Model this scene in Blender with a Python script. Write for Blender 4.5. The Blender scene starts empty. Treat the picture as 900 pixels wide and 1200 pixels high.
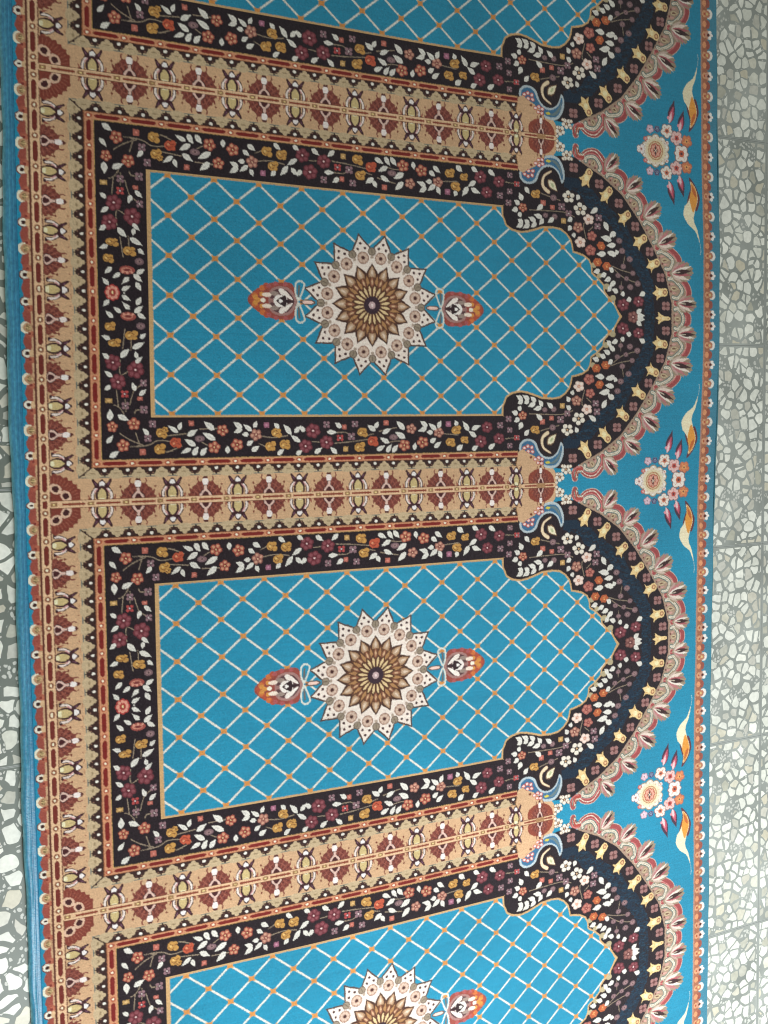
import bpy, math, random
import numpy as np
from mathutils import Matrix, Vector
random.seed(7); rng=np.random.default_rng(11)
scene=bpy.context.scene; C=scene.collection

# ------------------------------------------------------------------ the woven design
# One half of a prayer niche, in millimetres: u runs across the carpet, v along it from the niche's
# axis (v=0) to the middle of the dividing band (v=300). It is mirrored about both and repeated.
U0,V0,RES=-600.0,0.0,0.4
NU,NV=3354,750
cv=np.zeros((NV,NU,3),np.float32)
def px(c): return np.array(c,np.float32)/255.0
def fill(poly,c):
    p=np.asarray(poly,float)
    a=int(max(0,math.floor((p[:,0].min()-U0)/RES))); b=int(min(NU,math.ceil((p[:,0].max()-U0)/RES)+1))
    d=int(max(0,math.floor(p[:,1].min()/RES))); e=int(min(NV,math.ceil(p[:,1].max()/RES)+1))
    if b<=a or e<=d: return
    X=(np.arange(a,b)+.5)*RES+U0; Y=(np.arange(d,e)+.5)*RES
    ins=np.zeros((e-d,b-a),bool); n=len(p)
    for i in range(n):
        x1,y1=p[i]; x2,y2=p[(i+1)%n]
        if y1==y2: continue
        m=(Y>=min(y1,y2))&(Y<max(y1,y2))
        if not m.any(): continue
        xs=x1+(Y[m]-y1)*(x2-x1)/(y2-y1)
        ins[m]^=X[None,:]<xs[:,None]
    cv[d:e,a:b][ins]=px(c)
def rect(u0,u1,v0,v1,c): fill([(u0,v0),(u1,v0),(u1,v1),(u0,v1)],c)
def ell(u,v,ru,rv,c,rot=0.0,n=20):
    cr,sr=math.cos(rot),math.sin(rot)
    fill([(u+ru*math.cos(t)*cr-rv*math.sin(t)*sr,v+ru*math.cos(t)*sr+rv*math.sin(t)*cr) for t in np.linspace(0,2*math.pi,n,endpoint=False)],c)
def smooth(pts,k=5,closed=False):
    P=[np.array(p,float) for p in pts]; n=len(P); out=[]
    rg=range(n if closed else n-1)
    for i in rg:
        p0=P[(i-1)%n] if closed or i>0 else P[0]; p1=P[i]; p2=P[(i+1)%n]; p3=P[(i+2)%n] if closed or i+2<n else P[n-1]
        for j in range(k):
            t=j/k; out.append(0.5*((2*p1)+(-p0+p2)*t+(2*p0-5*p1+4*p2-p3)*t*t+(-p0+3*p1-3*p2+p3)*t**3))
    if not closed: out.append(P[-1])
    return out
def stroke(pts,w,c,sm=False,w2=None):
    P=smooth(pts) if sm else [np.array(p,float) for p in pts]
    n=len(P); w2=w if w2 is None else w2
    for i in range(n-1):
        a,b=P[i],P[i+1]; d=b-a; L=np.hypot(*d)
        if L<1e-6: continue
        q=np.array((-d[1],d[0]))/L/2; wa=w+(w2-w)*i/(n-1); wb=w+(w2-w)*(i+1)/(n-1)
        fill([a+q*wa,b+q*wb,b-q*wb,a-q*wa],c)
        if w>1.5: ell(a[0],a[1],wa/2,wa/2,c,n=10)
    if w>1.5: ell(P[-1][0],P[-1][1],w2/2,w2/2,c,n=10)
def leaf(a,b,w,c,vein=None):
    a=np.array(a,float);b=np.array(b,float);d=b-a;L=np.hypot(*d);t=d/L;q=np.array((-t[1],t[0]))
    prof=((0,.0),(.07,.42),(.22,.86),(.42,1),(.62,.78),(.82,.34),(1,0))
    fill([a+t*L*s+q*w/2*h for s,h in prof]+[a+t*L*s-q*w/2*h for s,h in prof[::-1]],c)
    if vein: stroke([a+t*L*.15,a+t*L*.7],.7,vein)
DARK=(33,20,27); WHT=(220,214,204); TEAL=(33,134,166); TAN=(203,163,126); TANL=(222,182,144)
def petals(u,v,ru,rv,n,c1,c2,cc,dot,ph=0.0):
    for k in range(n):
        t=ph+2*math.pi*k/n
        ell(u+ru*.58*math.cos(t),v+rv*.58*math.sin(t),ru*.44,rv*.44,c1,n=10)
    if c2:
        for k in range(n):
            t=ph+2*math.pi*k/n
            ell(u+ru*.62*math.cos(t),v+rv*.62*math.sin(t),ru*.24,rv*.24,c2,n=8)
    ell(u,v,ru*.30,rv*.30,cc,n=10); ell(u,v,ru*.14,rv*.14,dot,n=8)
def flower(t,u,v,ru,rv):
    if t not in 'w': ru*=.92; rv*=.92
    if t in 'odk':
        A,B,Cc,D={'o':((158,78,64),(200,146,114),(110,38,36),(226,190,140)),'d':((158,88,80),(186,120,104),(120,50,50),(190,130,110)),'k':((150,96,84),(196,146,124),(112,50,48),(222,180,150))}[t]
        petals(u,v,ru,rv,5,A,B,Cc,D,ph=(u*13.7)%1.2)
    elif t=='R': petals(u,v,ru,rv,8,(168,56,54),(216,150,130),(150,60,50),(240,214,160))
    elif t=='m': petals(u,v,ru,rv,6,(104,44,52),(134,72,78),(92,34,42),(236,200,196),ph=.3)
    elif t=='b': petals(u,v,ru,rv,6,(112,66,62),(146,98,90),(86,46,46),(210,160,150),ph=.3)
    elif t=='p': petals(u,v,ru,rv,5,(226,196,182),(236,214,202),(186,120,104),(236,200,170),ph=.5)
    elif t=='w':
        for k in range(5):
            a=.4+2*math.pi*k/5
            ell(u+ru*.64*math.cos(a),v+rv*.64*math.sin(a),ru*.36,rv*.36,(228,216,200),n=10)
        ell(u,v,ru*.16,rv*.16,(200,160,120),n=8)
    elif t in 'yr':
        A,B,D=(((190,140,74),(220,180,112),(112,68,38)) if t=='y' else ((184,84,58),(214,140,104),(120,42,36)))
        s=-1 if (int(abs(u)*3)%2) else 1
        ell(u-ru*.25,v+s*rv*.1,ru*.7,rv*.78,A); ell(u+ru*.45,v-s*rv*.35,ru*.5,rv*.5,A); ell(u+ru*.4,v+s*rv*.45,ru*.42,rv*.4,A)
        stroke([(u-ru*.75,v),(u-ru*.2,v-rv*.5),(u+ru*.35,v-rv*.1)],1.0,D,True); stroke([(u-ru*.4,v+rv*.45),(u+ru*.1,v+rv*.1),(u+ru*.7,v+rv*.3)],1.0,D,True)
        ell(u-ru*.35,v+rv*.1,ru*.22,rv*.2,B,n=8)
    elif t in 'qx':
        A=(140,106,112) if t=='q' else (176,72,70)
        for a in (-1,1):
            for b in (-1,1): ell(u+a*ru*.48,v+b*rv*.48,ru*.45,rv*.45,A,n=8)
        ell(u,v,ru*.42,rv*.42,(58,34,42),n=8); ell(u,v,ru*.24,rv*.24,(206,186,184),n=8)
    elif t=='g':
        ell(u,v,ru*.95,rv*.9,(122,94,98)); ell(u,v,ru*.55,rv*.45,(152,120,118),n=8); ell(u,v,ru*.22,rv*.22,(64,40,48),n=8)
    elif t in ('s','t','p2'):
        A={'s':(178,100,86),'t':(188,148,92),'p2':(156,98,118)}[t]
        rect(u-ru*.82,u+ru*.82,v-rv*.82,v+rv*.82,A); ell(u,v,ru*.35,rv*.35,tuple(min(255,x+34) for x in A),n=8)
    elif t=='a':
        ell(u,v,ru*.95,rv*.95,(176,90,54),n=6); stroke([(u-ru*.4,v),(u+ru*.3,v+rv*.3)],1.2,(226,150,90)); ell(u,v-rv*.3,ru*.2,rv*.2,(226,160,100),n=6)
    elif t=='V':
        ell(u,v,ru,rv,(150,74,66)); ell(u-ru*.1,v,ru*.7,rv*.6,(196,128,108)); ell(u,v,ru*.45,rv*.35,(120,52,50))
        for k in (-.6,0,.6): ell(u+k*ru,v-rv*.55,ru*.18,rv*.3,(214,150,130),n=8)
def motif_a(cu,cv_,du,dv,s=1.0,sa=1.14):   # tulip; (du,dv) is the direction it points
    def q(a,b): a*=sa; return (cu+du*a-dv*b*s,cv_+dv*a+du*b*s)
    O=(62,30,34); Wp=(232,214,204)
    for g in (-1,1):
        leaf(q(1,g*12),q(10,g*14.6),3.0,(150,84,66)); stroke([q(30,g*4),q(31,g*9)],1.0,(164,112,78))
    for g in (-1,1):
        fill([q(14,g*4),q(19,g*7.6),q(27,g*10.6),q(29.5,g*9.4),q(23,g*4.6),q(18,g*1.6)],O)
        fill([q(20,g*6),q(26,g*8.8),q(23,g*5.8)],(112,70,90))
        stroke([q(3,g*9.6),q(10,g*9.6),q(16,g*6.8),q(20,g*3.6)],4.8*max(1,s*.8),O,True); stroke([q(3.5,g*9.8),q(10,g*9.6),q(16,g*6.4)],2.8*max(1,s*.8),Wp,True); ell(*q(2.5,g*11.4),2.2,2.2,O,n=8); stroke([q(12,g*7.6),q(16,g*4.8)],2.0,(206,150,150))
    fill(smooth([q(-1,-3.6),q(5,-6.4),q(13,-6),q(19.5,-2),q(22,0),q(19.5,2),q(13,6),q(5,6.4),q(-1,3.6)]),O)
    fill(smooth([q(0,-2.8),q(5,-4.3),q(11.5,-3.9),q(17,0),q(11.5,3.9),q(5,4.3),q(0,2.8)]),(200,176,124))
    fill(smooth([q(0,-2.2),q(4,-2.6),q(4,2.6),q(0,2.2)]),(230,220,182))
    fill(smooth([q(19,-3.4),q(23,-4),q(28.5,0),q(23,4),q(19,3.4)]),O)
    fill(smooth([q(20,-2.2),q(22.6,-3),q(26,0),q(22.6,3),q(20,2.2)]),(240,226,222))
def motif_b(cu,cv_,du,dv,s=1.0,sa=1.13):
    def q(a,b): a*=sa; return (cu+du*a-dv*b*s,cv_+dv*a+du*b*s)
    br=(122,60,50)
    pts=[]
    for k in range(15):
        t=-math.pi/2+math.pi*k/14; r=1.0+(.06 if k%2 else -.03)
        pts.append(q(max(0,23.5*math.cos(t)*r),16.6*math.sin(t)*r))
    fill(pts,br)
    for k in range(1,16):
        t=-math.pi/2+math.pi*k/16
        stroke([q(11*math.cos(t),9.5*math.sin(t)),q(22*math.cos(t),15.6*math.sin(t))],1.0,(156,92,74) if k%2 else (84,38,36))
    stroke([q(max(0,17*math.cos(t)),12.4*math.sin(t)) for t in np.linspace(-1.5,1.5,11)],1.0,(150,86,72))
    for g in (-1,1):
        leaf(q(1,g*15.8),q(7,g*18.2),3.6,br); leaf(q(8,g*14.8),q(15,g*16.6),3.6,br); ell(*q(31,g*15.6),1.2,1.2,(150,96,70),n=6)
    for g in (-1,1):
        stroke([q(19,g*6),q(25,g*8.5),q(28,g*7.5)],1.9,br)
    fill([q(22,-3.2),q(28,-2.4),q(31,0),q(28,2.4),q(22,3.2)],(86,40,36))
    Pk=(216,180,166); Dk=(58,24,26)
    fill(smooth([q(-.5,-4),q(3,-7),q(8,-5.6),q(12,-2),q(17,-2.2),q(17,2.2),q(12,2),q(8,5.6),q(3,7),q(-.5,4)]),Dk)
    fill(smooth([q(.5,-3.8),q(3,-6),q(7,-5),q(11.5,-1.6),q(16,-1.4),q(16,1.4),q(11.5,1.6),q(7,5),q(3,6),q(.5,3.8)]),Pk)
    fill(smooth([q(1,-2.4),q(3.4,-3.6),q(7.4,-2),q(9,0),q(7.4,2),q(3.4,3.6),q(1,2.4)]),(70,30,32))
    fill(smooth([q(17.5,-2.2),q(21,-3.2),q(25.4,-2.2),q(25.4,2.2),q(21,3.2),q(17.5,2.2)]),(242,222,216))
def speck(u,v,r=2.6): fill([(u-r,v),(u-.6,v-.6),(u,v-r),(u+.6,v-.6),(u+r,v),(u+.6,v+.6),(u,v+r),(u-.6,v+.6)],(112,50,36)); ell(u,v,r*.6,r*.6,(112,50,36),n=6)

# ground colours
rect(U0,741,0,301,TEAL)
# left border: toothed edge, ribbon with bars, motif row
rect(-562,-460,0,301,TAN)
for v in range(0,302,2):                                              # scalloped outline of the toothed edge
    ph=((v-18.3)%35.35)/35.35
    rect(-566-2.6*math.cos(2*math.pi*2*ph)*.5,-556,v,v+2.01,(150,74,62))
for k in range(-1,9):
    v=18.3+35.35*k
    for w in (v+17.7-8.2,v+8.2):
        ell(-559,w,5.6,5.2,(160,82,66)); ell(-556.5,w,4.0,4.2,(178,104,80)); ell(-558.5,w,2.2,2.2,(126,52,46),n=8)
    if k%2==0:
        ell(-563.4,v,7.4,6.6,(100,52,44)); ell(-562.4,v,6.2,5.6,(232,222,206)); ell(-556,v,4,5.0,(214,176,136)); ell(-562.3,v,2.9,2.9,(58,26,24),n=10)
    else:
        ell(-563.5,v,7.0,8.2,(228,220,196)); ell(-560,v,7.0,6.6,(184,140,106)); ell(-560,v,3.2,4.2,(124,100,66)); stroke([(-563,v),(-555,v)],1.2,(210,180,130))
        stroke([(-561,v-3),(-556,v-1)],.8,(210,180,130)); stroke([(-561,v+3),(-556,v+1)],.8,(210,180,130))
rect(-553.6,-550.4,0,301,(96,50,38)); rect(-550.4,-537.2,0,301,TANL); rect(-537.2,-535.6,0,301,(110,62,44)); rect(-535.6,-497,0,301,TAN)
ks=[1.2+41.2*k for k in range(8)]; ks[-1]=288.1
def lozenge(u0,u1,v0,v1,c,along='v'):
    if along=='v': m=(u0+u1)/2; h=(v1-v0)*.14; fill([(m,v0),(u1-.8,v0+h*.5),(u1,v0+h),(u1,v1-h),(u1-.8,v1-h*.5),(m,v1),(u0+.8,v1-h*.5),(u0,v1-h),(u0,v0+h),(u0+.8,v0+h*.5)],c)
    else: m=(v0+v1)/2; h=4; fill([(u0,m),(u0+h,v0),(u1-h,v0),(u1,m),(u1-h,v1),(u0+h,v1)],c)
for i,k in enumerate(ks):
    nx=ks[i+1] if i+1<len(ks) else 312.5
    lozenge(-547.2,-540.4,k+6,nx-6,(112,42,34)); 
    ell(-543.8,k,4.6,4.4,(138,84,58),n=8); ell(-543.8,k,2.0,2.0,(240,224,196),n=8)
lozenge(-547.2,-540.4,-36,-4,(112,42,34))
for k in range(7):
    v=0.8+40.2*k
    if k<7:
        (motif_a if k%2==0 else motif_b)(-536.5 if k%2 else -535,v,1,0,1.2)
    if k<6: speck(-518.5,v+20.1)
# corner palmette where the dividing bands meet the left border
pal=[(-535.6,301)]+[(-535.6+46*math.cos(a)*(1.0+(.05 if i%2 else -.03)),301-43*math.sin(a)*(1.0+(.05 if i%2 else -.03))) for i,a in enumerate(np.linspace(math.pi/2,0,17))]
fill(pal,(126,58,46))
for i,a in enumerate(np.linspace(math.pi/2,0.05,13)):
    stroke([(-535.6+31*math.cos(a),301-30*math.sin(a)),(-535.6+43*math.cos(a),301-40*math.sin(a))],.9,(156,90,70))
for (a,b,rt) in ((-529,278,0.5),(-514.5,288.5,.9)):
    ell(a,b,9.2,7.0,(216,176,150),rt); ell(a,b,5.4,4.2,(66,28,30),rt)
    ell(a+8*math.cos(rt+.2),b+6*math.sin(rt+.2),3,2.4,(222,186,160),rt)
# dividing band
rect(-494,262,262,301,TAN)
for i in range(15):
    u=-461.5+51.45*i
    if u>330: break
    if i==0: motif_a(-463,298,0,-1,1.4)
    elif i%2==0: motif_a(u,298,0,-1,1.45)
    elif i<15: motif_b(u,298,0,-1,1.5)
    if i<14: speck(u+25.7,278,2.8)
# inner edge line, small toothed strip and red frame round the niche
G=(122,122,110)
OL=(192,168,134); BR=(56,32,28)
fill([(-496.6,0),(-494.8,0),(-494.8,262.2),(-496.6,264)],G); 
rect(-496.6,262,262.4,264,G)
fill([(-494.8,0),(-476,0),(-476,248),(-494.8,262.4)],BR); fill([(-494.8,262.4),(-476,248),(262,248),(262,262.4)],BR)
for k in range(10):
    v=13.6+26.4*k
    if v>253: break
    rect(-494.8,-492.6,v-12.5,v+12.5,OL); ell(-493,v,6.5,9.4,OL); ell(-487,v-3.6,3.3,3.2,OL,n=10); ell(-487,v+3.6,3.3,3.2,OL,n=10); ell(-483.2,v,3.8,3.4,OL,n=10)
    ell(-489,v,1.6,3,(150,128,96),n=8)
for k in range(10):
    v=.4+26.4*k
    if v<250: ell(-482.8,v,2.5,2.3,(236,226,214),n=10); ell(-489,v-3.5,1,1,(150,110,90),n=6); ell(-489,v+3.5,1,1,(150,110,90),n=6)
for k in range(23):
    u=-477+4+33.9*(k-.0)-17+17
    u=-408.2+33.9*(k-2)
    if -484<u<262:
        rect(u-15.5,u+15.5,260.4,262.4,OL); ell(u,260.6,11.5,5.2,OL); ell(u-4.8,255.8,3.9,2.8,OL,n=10); ell(u+4.8,255.8,3.9,2.8,OL,n=10); ell(u,252.8,4.0,3.2,OL,n=10)
        ell(u,257.4,4,1.2,(150,128,96),n=8)
    w=u-16.95
    if -470<w<262: ell(w,253.4,3.0,2.2,(236,226,214),n=10); ell(w-4.2,258.2,1.1,.9,(150,110,90),n=6); ell(w+4.2,258.2,1.1,.9,(150,110,90),n=6)
stroke([(-494,261.6),(-477,248.6)],2.0,BR)
FR=(202,140,104); RB=(120,30,26)
rect(-476.6,-462.4,0,249.4,FR); rect(-476.6,266,238.4,249.4,FR)
rect(-476.6,-475.4,0,249.4,(150,92,60)); rect(-476.6,266,248.4,249.4,(150,92,60)); rect(-463.2,-462.4,0,238.4,(196,160,96)); rect(-463.2,266,238.4,239.2,(196,160,96))
fk=[0.5+40.5*k for k in range(6)]+[243.9]
for a,b in zip(fk[:-1],fk[1:]): lozenge(-473,-466.2,a+5.5,b-5.5,RB)
for a in fk: ell(-469.6,a,4.2,4.0,(168,84,60),n=8); ell(-469.6,a,2.0,1.9,(242,226,200),n=8)
hk=[-469.6]+[-417.6+53.0*k for k in range(13)]
for a,b in zip(hk[:-1],hk[1:]): lozenge(a+7,b-7,241.4,246.6,RB,'h')
lozenge(hk[-1]+7,264,241.4,246.6,RB,'h')
for a in hk: ell(a,244,5.4,3.6,(168,84,60),n=8); ell(a,244,2.6,1.7,(242,226,200),n=8)
# centre line of the dividing band
rect(-535.6,300,294.8,301,TANL); rect(-535.6,300,294.4,295.4,(120,74,50)); 
rect(-520,300,298.4,301,(134,62,44))
for i in range(16):
    u=-531.5+(0 if i==0 else 52.1+51.3*(i-1))
    if u<300: rect(u-8,u+8,296,301,TANL); rect(u-4.6,u+4.6,297.2,301,(150,110,74)); ell(u,300.4,2.4,1.6,(226,200,140),n=8)
# black floral ground with the field inside it
rect(-462.4,262,0,238.4,DARK)
FIELD=[(231.0,178.1),(231.9,162.0),(239.0,146.0),(249.6,140.1),(266.3,137.1),(280.7,139.0),(297.6,143.8),(312.3,148.3),(334.4,149.7),(351.8,147.7),(364.2,140.6),(374.2,130.5),(378.0,120.5),(379.7,110.0),(389.3,108.3),(402.0,105.2),(414.7,98.0),(421.1,87.8),(422.3,74.6),(435.1,67.3),(449.3,54.9),(451.9,42.7),(460.9,34.3),(474.0,29.9),(475.3,21.7),(481.8,11.4),(491.8,0.1)]
NAVYI=[(544.5,-1.6),(544.6,11.5),(543.6,36.3),(535.7,65.4),(522.3,82.1),(500.9,103.1),(488.0,127.9),(474.8,142.3),(464.4,158.8),(446.1,168.9),(433.3,179.1),(407.5,191.1),(397.4,207.3),(382.2,213.2),(359.6,218.9)]
NAVYO=[(362.1,241.0),(389.9,235.5),(402.7,223.5),(423.1,219.9),(436.0,205.6),(456.8,193.5),(475.1,181.3),(477.6,171.1),(501.4,158.8),(512.1,140.2),(517.2,129.7),(538.7,112.9),(544.1,102.6),(554.8,81.6),(565.5,60.6),(565.3,35.7),(567.9,10.8),(566.4,-2.4)]
DARKO=[(614.8,-3.9),(613.8,28.2),(606.9,55.6),(596.1,80.9),(571.5,114.8),(571.6,125.2),(552.7,146.3),(536.7,175.4),(509.8,198.2),(493.9,220.9),(462.3,236.8),(444.1,248.8),(407.3,259.8),(382.5,271.9),(363.6,272.4),(341.0,270.3),(294.9,267.6),(249.7,263.5)]
fill([(200,0)]+[(DARKO[0][0],-5)]+DARKO+[(262,262),(262,238.2),(200,238.2)],DARK)
NAVY=(16,38,56)
fill([(566,-6)]+NAVYO[::-1][1:]+[(359.6,218.9)]+NAVYI[::-1]+[(544.5,-6)],NAVY)
for k in range(520):
    i=rng.integers(0,14); t=rng.random(); s=rng.random()
    a=np.array(NAVYI[i])*(1-t)+np.array(NAVYI[i+1])*t; b=np.array(NAVYO[::-1][i])*(1-t)+np.array(NAVYO[::-1][i+1])*t
    p=a*(1-s)+b*s; ell(p[0],p[1],3.5,1.0,[(13,29,42),(26,56,76),(30,22,30)][k%3],n=6)
# fringe round the arch: ribbon, curls and fans
RIB=[(647.3,-4.6),(645.9,4.2),(630.5,16.3),(619.4,28.5),(642.0,34.9),(648.4,52.7),(632.5,72.0),(603.1,81.9),(622.2,91.1),(625.2,109.1),(603.5,125.1),(573.0,127.8),(580.2,148.3),(578.1,165.1),(557.0,174.5),(536.6,178.0),(545.0,196.4),(537.0,214.1),(518.1,220.6),(495.3,221.9),(499.0,237.5),(492.1,249.9),(473.1,255.3),(448.1,252.0),(446.9,269.5),(431.4,283.5),(413.3,283.0),(399.1,273.4),(390.2,274.2),(384.6,280.1),(385.7,289.3)]
FANB=[(619.4,28.9),(603.1,81.9),(570.3,130.5),(538.0,178.0),(496.1,222.5),(449.4,253.1)]
FANT=[(667.6,27.9),(659.7,90.6),(620.7,151.4),(583.6,204.2),(538.7,245.6),(482.6,284.0)]
PK=(156,72,72); CR=(204,178,160); OG=(152,134,112)
# area between dark arch and ribbon
segs=[]; b=[(619.4,-28.9)]+FANB+[(399.1,273.4)]
arcs=[[(619.4,-28.9),(630.5,-17),(645.9,-5),(647.3,3),(645.9,6),(630.5,16.3),(619.4,28.5)]]
cur=[FANB[0]]
R=[tuple(p) for p in RIB]
arcs.append([FANB[0]]+R[4:8]); arcs.append([R[7]]+R[8:12]); arcs.append([R[11]]+R[12:16]); arcs.append([R[15]]+R[16:20]); arcs.append([R[19]]+R[20:24]); arcs.append([R[23]]+R[24:28]); arcs.append([R[27]]+R[28:31])
def fan(a,t,s=1.0):
    a=np.array(a,float);t=np.array(t,float);d=t-a;L=np.hypot(*d);d/=L;q=np.array((-d[1],d[0]))
    pts=[a]+[a+d*L*r*math.cos(g)+q*L*r*math.sin(g)*.95*s for g,r in ((-1.0,.52),(-.8,.62),(-.74,.56),(-.58,.84),(-.5,.76),(-.36,.93),(-.27,.86),(-.1,1.0),(0,.93),(.1,1.0),(.27,.86),(.36,.93),(.5,.76),(.58,.84),(.74,.56),(.8,.62),(1.0,.52))]
    fill(pts,OG)
    for g,r,c,w in ((-.72,.66,(196,172,158),.14),(.72,.66,(186,150,142),.14),(-.44,.88,(224,204,190),.15),(.44,.88,(180,116,116),.15),(-.2,.97,(170,94,98),.12),(.2,.97,(232,216,204),.13)):
        leaf(a+(d*math.cos(g*.4)+q*math.sin(g*.4)*s)*L*.12,a+(d*math.cos(g)+q*math.sin(g)*s)*L*r,L*w,c)
    leaf(a+d*L*.22,a+d*L*.94,L*.17,(60,36,36)); stroke([a+d*L*.1,a+d*L*.45],1.6,(206,190,170))
for ar in arcs:
    inner=smooth(ar); mid=np.mean([ar[0],ar[-1]],axis=0)
    ctr=np.mean(ar,axis=0); 
    # fill of the bay back to the dark arch
    back=[np.array(ar[-1])+(np.array((330,20))-np.array(ar[-1]))*.035,np.array(ar[0])+(np.array((330,20))-np.array(ar[0]))*.035]
    fill([tuple(p) for p in inner]+[tuple(p) for p in back],(164,136,116))
    o=[tuple(np.array(p)+(np.array(p)-np.array((300,40)))/np.hypot(*(np.array(p)-np.array((300,40))))*3.6) for p in inner]
    stroke(o,3.0,(166,150,116))
for ar in arcs:
    sm_=smooth(ar)
    stroke(ar,13.6,CR,True); stroke(ar,11.2,PK,True); stroke([tuple(np.array(p)*.985+np.array((300,40))*.015) for p in ar],1.6,(206,126,122),True)
    m=np.array(sm_[len(sm_)//2]); mid=(np.array(ar[0])+np.array(ar[-1]))/2; d=m-mid
    a0=mid+(np.array(ar[0])-mid)*.62; a1=mid+(np.array(ar[-1])-mid)*.62
    bay=[a0-d*.10,a0+d*.22,mid+d*.60,a1+d*.22,a1-d*.10]
    stroke(bay,8.4,(92,110,104),True); stroke(bay,4.6,(226,212,194),True); stroke(bay,1.2,(150,142,116),True)
    leaf(mid-d*.12,mid+d*.40,7.5,(196,176,140)); leaf(mid-d*.05,mid+d*.28,3.2,(112,74,60))
    for g,e in ((a0,.16),(a1,.16)): leaf(mid*.5+g*.5-d*.1,mid*.5+g*.5+d*.22,4.0,(200,150,140)); 
    for g in (a0,a1): ell(*(mid*.62+g*.38-d*.14),2.0,2.0,(116,60,58),n=8)
for i,(a,t) in enumerate(zip(FANB,FANT)): fan(a,t,.8)
stroke([(446.9,269.5),(431.4,285),(413.3,285),(399,275)],1.6,(232,214,196),True)
stroke([(399.1,273.4),(390.2,275.5),(385.7,289.3)],6,(170,72,62),True,2.5)
fill([(262,262),(300,258)]+DARKO[::-1][:6]+[(440,236),(300,236)],DARK)
# bells and square florets on the outer dark band
BELLR=[(600.9,-3.8),(593.0,47.6),(572.8,100.1),(541.7,142.1),(503.0,181.5),(460.9,220.4),(415.6,248.3)]
BELLC=[(571.9,-2.2),(568.1,45.0),(552.1,92.1),(519.4,129.7),(484.2,169.0),(443.8,203.7),(401.4,226.6)]
SQ=[(595.6,22.5),(582.2,73.9),(555.1,119.1),(520.2,161.9),(481.8,200.0),(437.5,230.3),(381.1,253.6)]
def bell(r,c):
    r=np.array(r,float);c=np.array(c,float);d=c-r;L=np.hypot(*d);d/=L;q=np.array((-d[1],d[0]))
    Y=(228,196,140); s=1.0
    fill([r-d*7,r-d*5-q*6,r-q*7.6,r+d*8-q*7.0,r+d*15-q*8.5,r+d*L*.86-q*14,r+d*L*.8-q*6,r+d*(L+5),r+d*L*.8+q*6,r+d*L*.86+q*14,r+d*15+q*8.5,r+d*8+q*7.0,r+q*7.6,r-d*5+q*6],Y)
    ell(*(r+d*12),5,5,(240,218,170)); ell(*r,4.6,4.6,(150,92,66)); ell(*r,2.6,2.6,(222,180,130))
    stroke([r+d*L*.55-q*4,r+d*L*.85-q*9],1.2,(200,150,84)); stroke([r+d*L*.55+q*4,r+d*L*.85+q*9],1.2,(200,150,84))
for r,c in zip(BELLR,BELLC): bell(r,c)
for (u,v) in SQ:
    for a in (-1,1):
        for b_ in (-1,1): ell(u+a*4.6,v+b_*3.8,4.9,4.2,(150,108,104),n=10)
    ell(u,v,3.6,3.2,(96,56,54),n=8); ell(u,v,1.6,1.4,(190,140,120),n=6)
    for a,b_ in ((1,0),(-1,0),(0,1),(0,-1)): stroke([(u,v),(u+a*9,v+b_*7.5)],1.1,(86,46,48))
# field with its trellis
FB=[(-388.6,-8),(-388.6,177.6)]+[(236,177.6)]+FIELD+[(491.8,-8)]
fill(FB,(198,158,110))
FI=[(-382.2,-8),(-382.2,174.6),(228,174.6)]
Fn=[np.array(p) for p in FIELD]
inn=[]
for i,p in enumerate(Fn):
    a=Fn[max(0,i-1)];b=Fn[min(len(Fn)-1,i+1)];t=(b-a)/np.hypot(*(b-a));inn.append(p+np.array((t[1],-t[0]))*3.4)
inn[0]=np.array((227.6,174.6)); inn[-1]=np.array((486,-2)); inn=[(min(x,487),y) for x,y in inn]
FIp=FI+inn+[(486,-8)]
fill(FIp,TEAL)
base=cv.copy()
LT=(218,214,204)
mask=np.all(np.abs(cv-px(TEAL))<1e-3,axis=2)
uu=(np.arange(NU)+.5)*RES+U0; vv=(np.arange(NV)+.5)*RES
UU,VV=np.meshgrid(uu,vv)
reg=np.zeros((NV,NU),bool)
tmp=cv.copy(); cv[:]=0; fill(FIp,(255,255,255)); reg=cv[:,:,0]>.5; cv[:]=tmp
PU,PV=71.3,57.6; NO=-357.0
a=(UU-NO)/PU; b=VV/PV
e1=np.abs(((a+b+.5)%1)-.5); e2=np.abs(((a-b+.5)%1)-.5)
wd=.031
ln=(np.minimum(e1,e2)<wd)&reg
cv[ln]=px(LT)
# thread of tan beside each trellis line, orange knots at the crossings
nd=reg&((e1+e2)<.128)
edge=reg&(np.minimum(e1,e2)>=wd)&(np.minimum(e1,e2)<wd+.012)
cv[edge]=px((120,150,160))
near=reg&(np.minimum(e1,e2)<wd)&(np.maximum(e1,e2)<.16); cv[near]=px((206,170,124))
cv[nd]=px((204,136,72))
for p in ((455,46),(420,92)): pass
# tan scallop fillings on the arch edge of the field
for (u,v,r) in ((455,52,7),(438,70,6),(425,88,6),(470,32,7)): ell(u,v,r,r*.8,(176,160,126),n=10)
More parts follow.
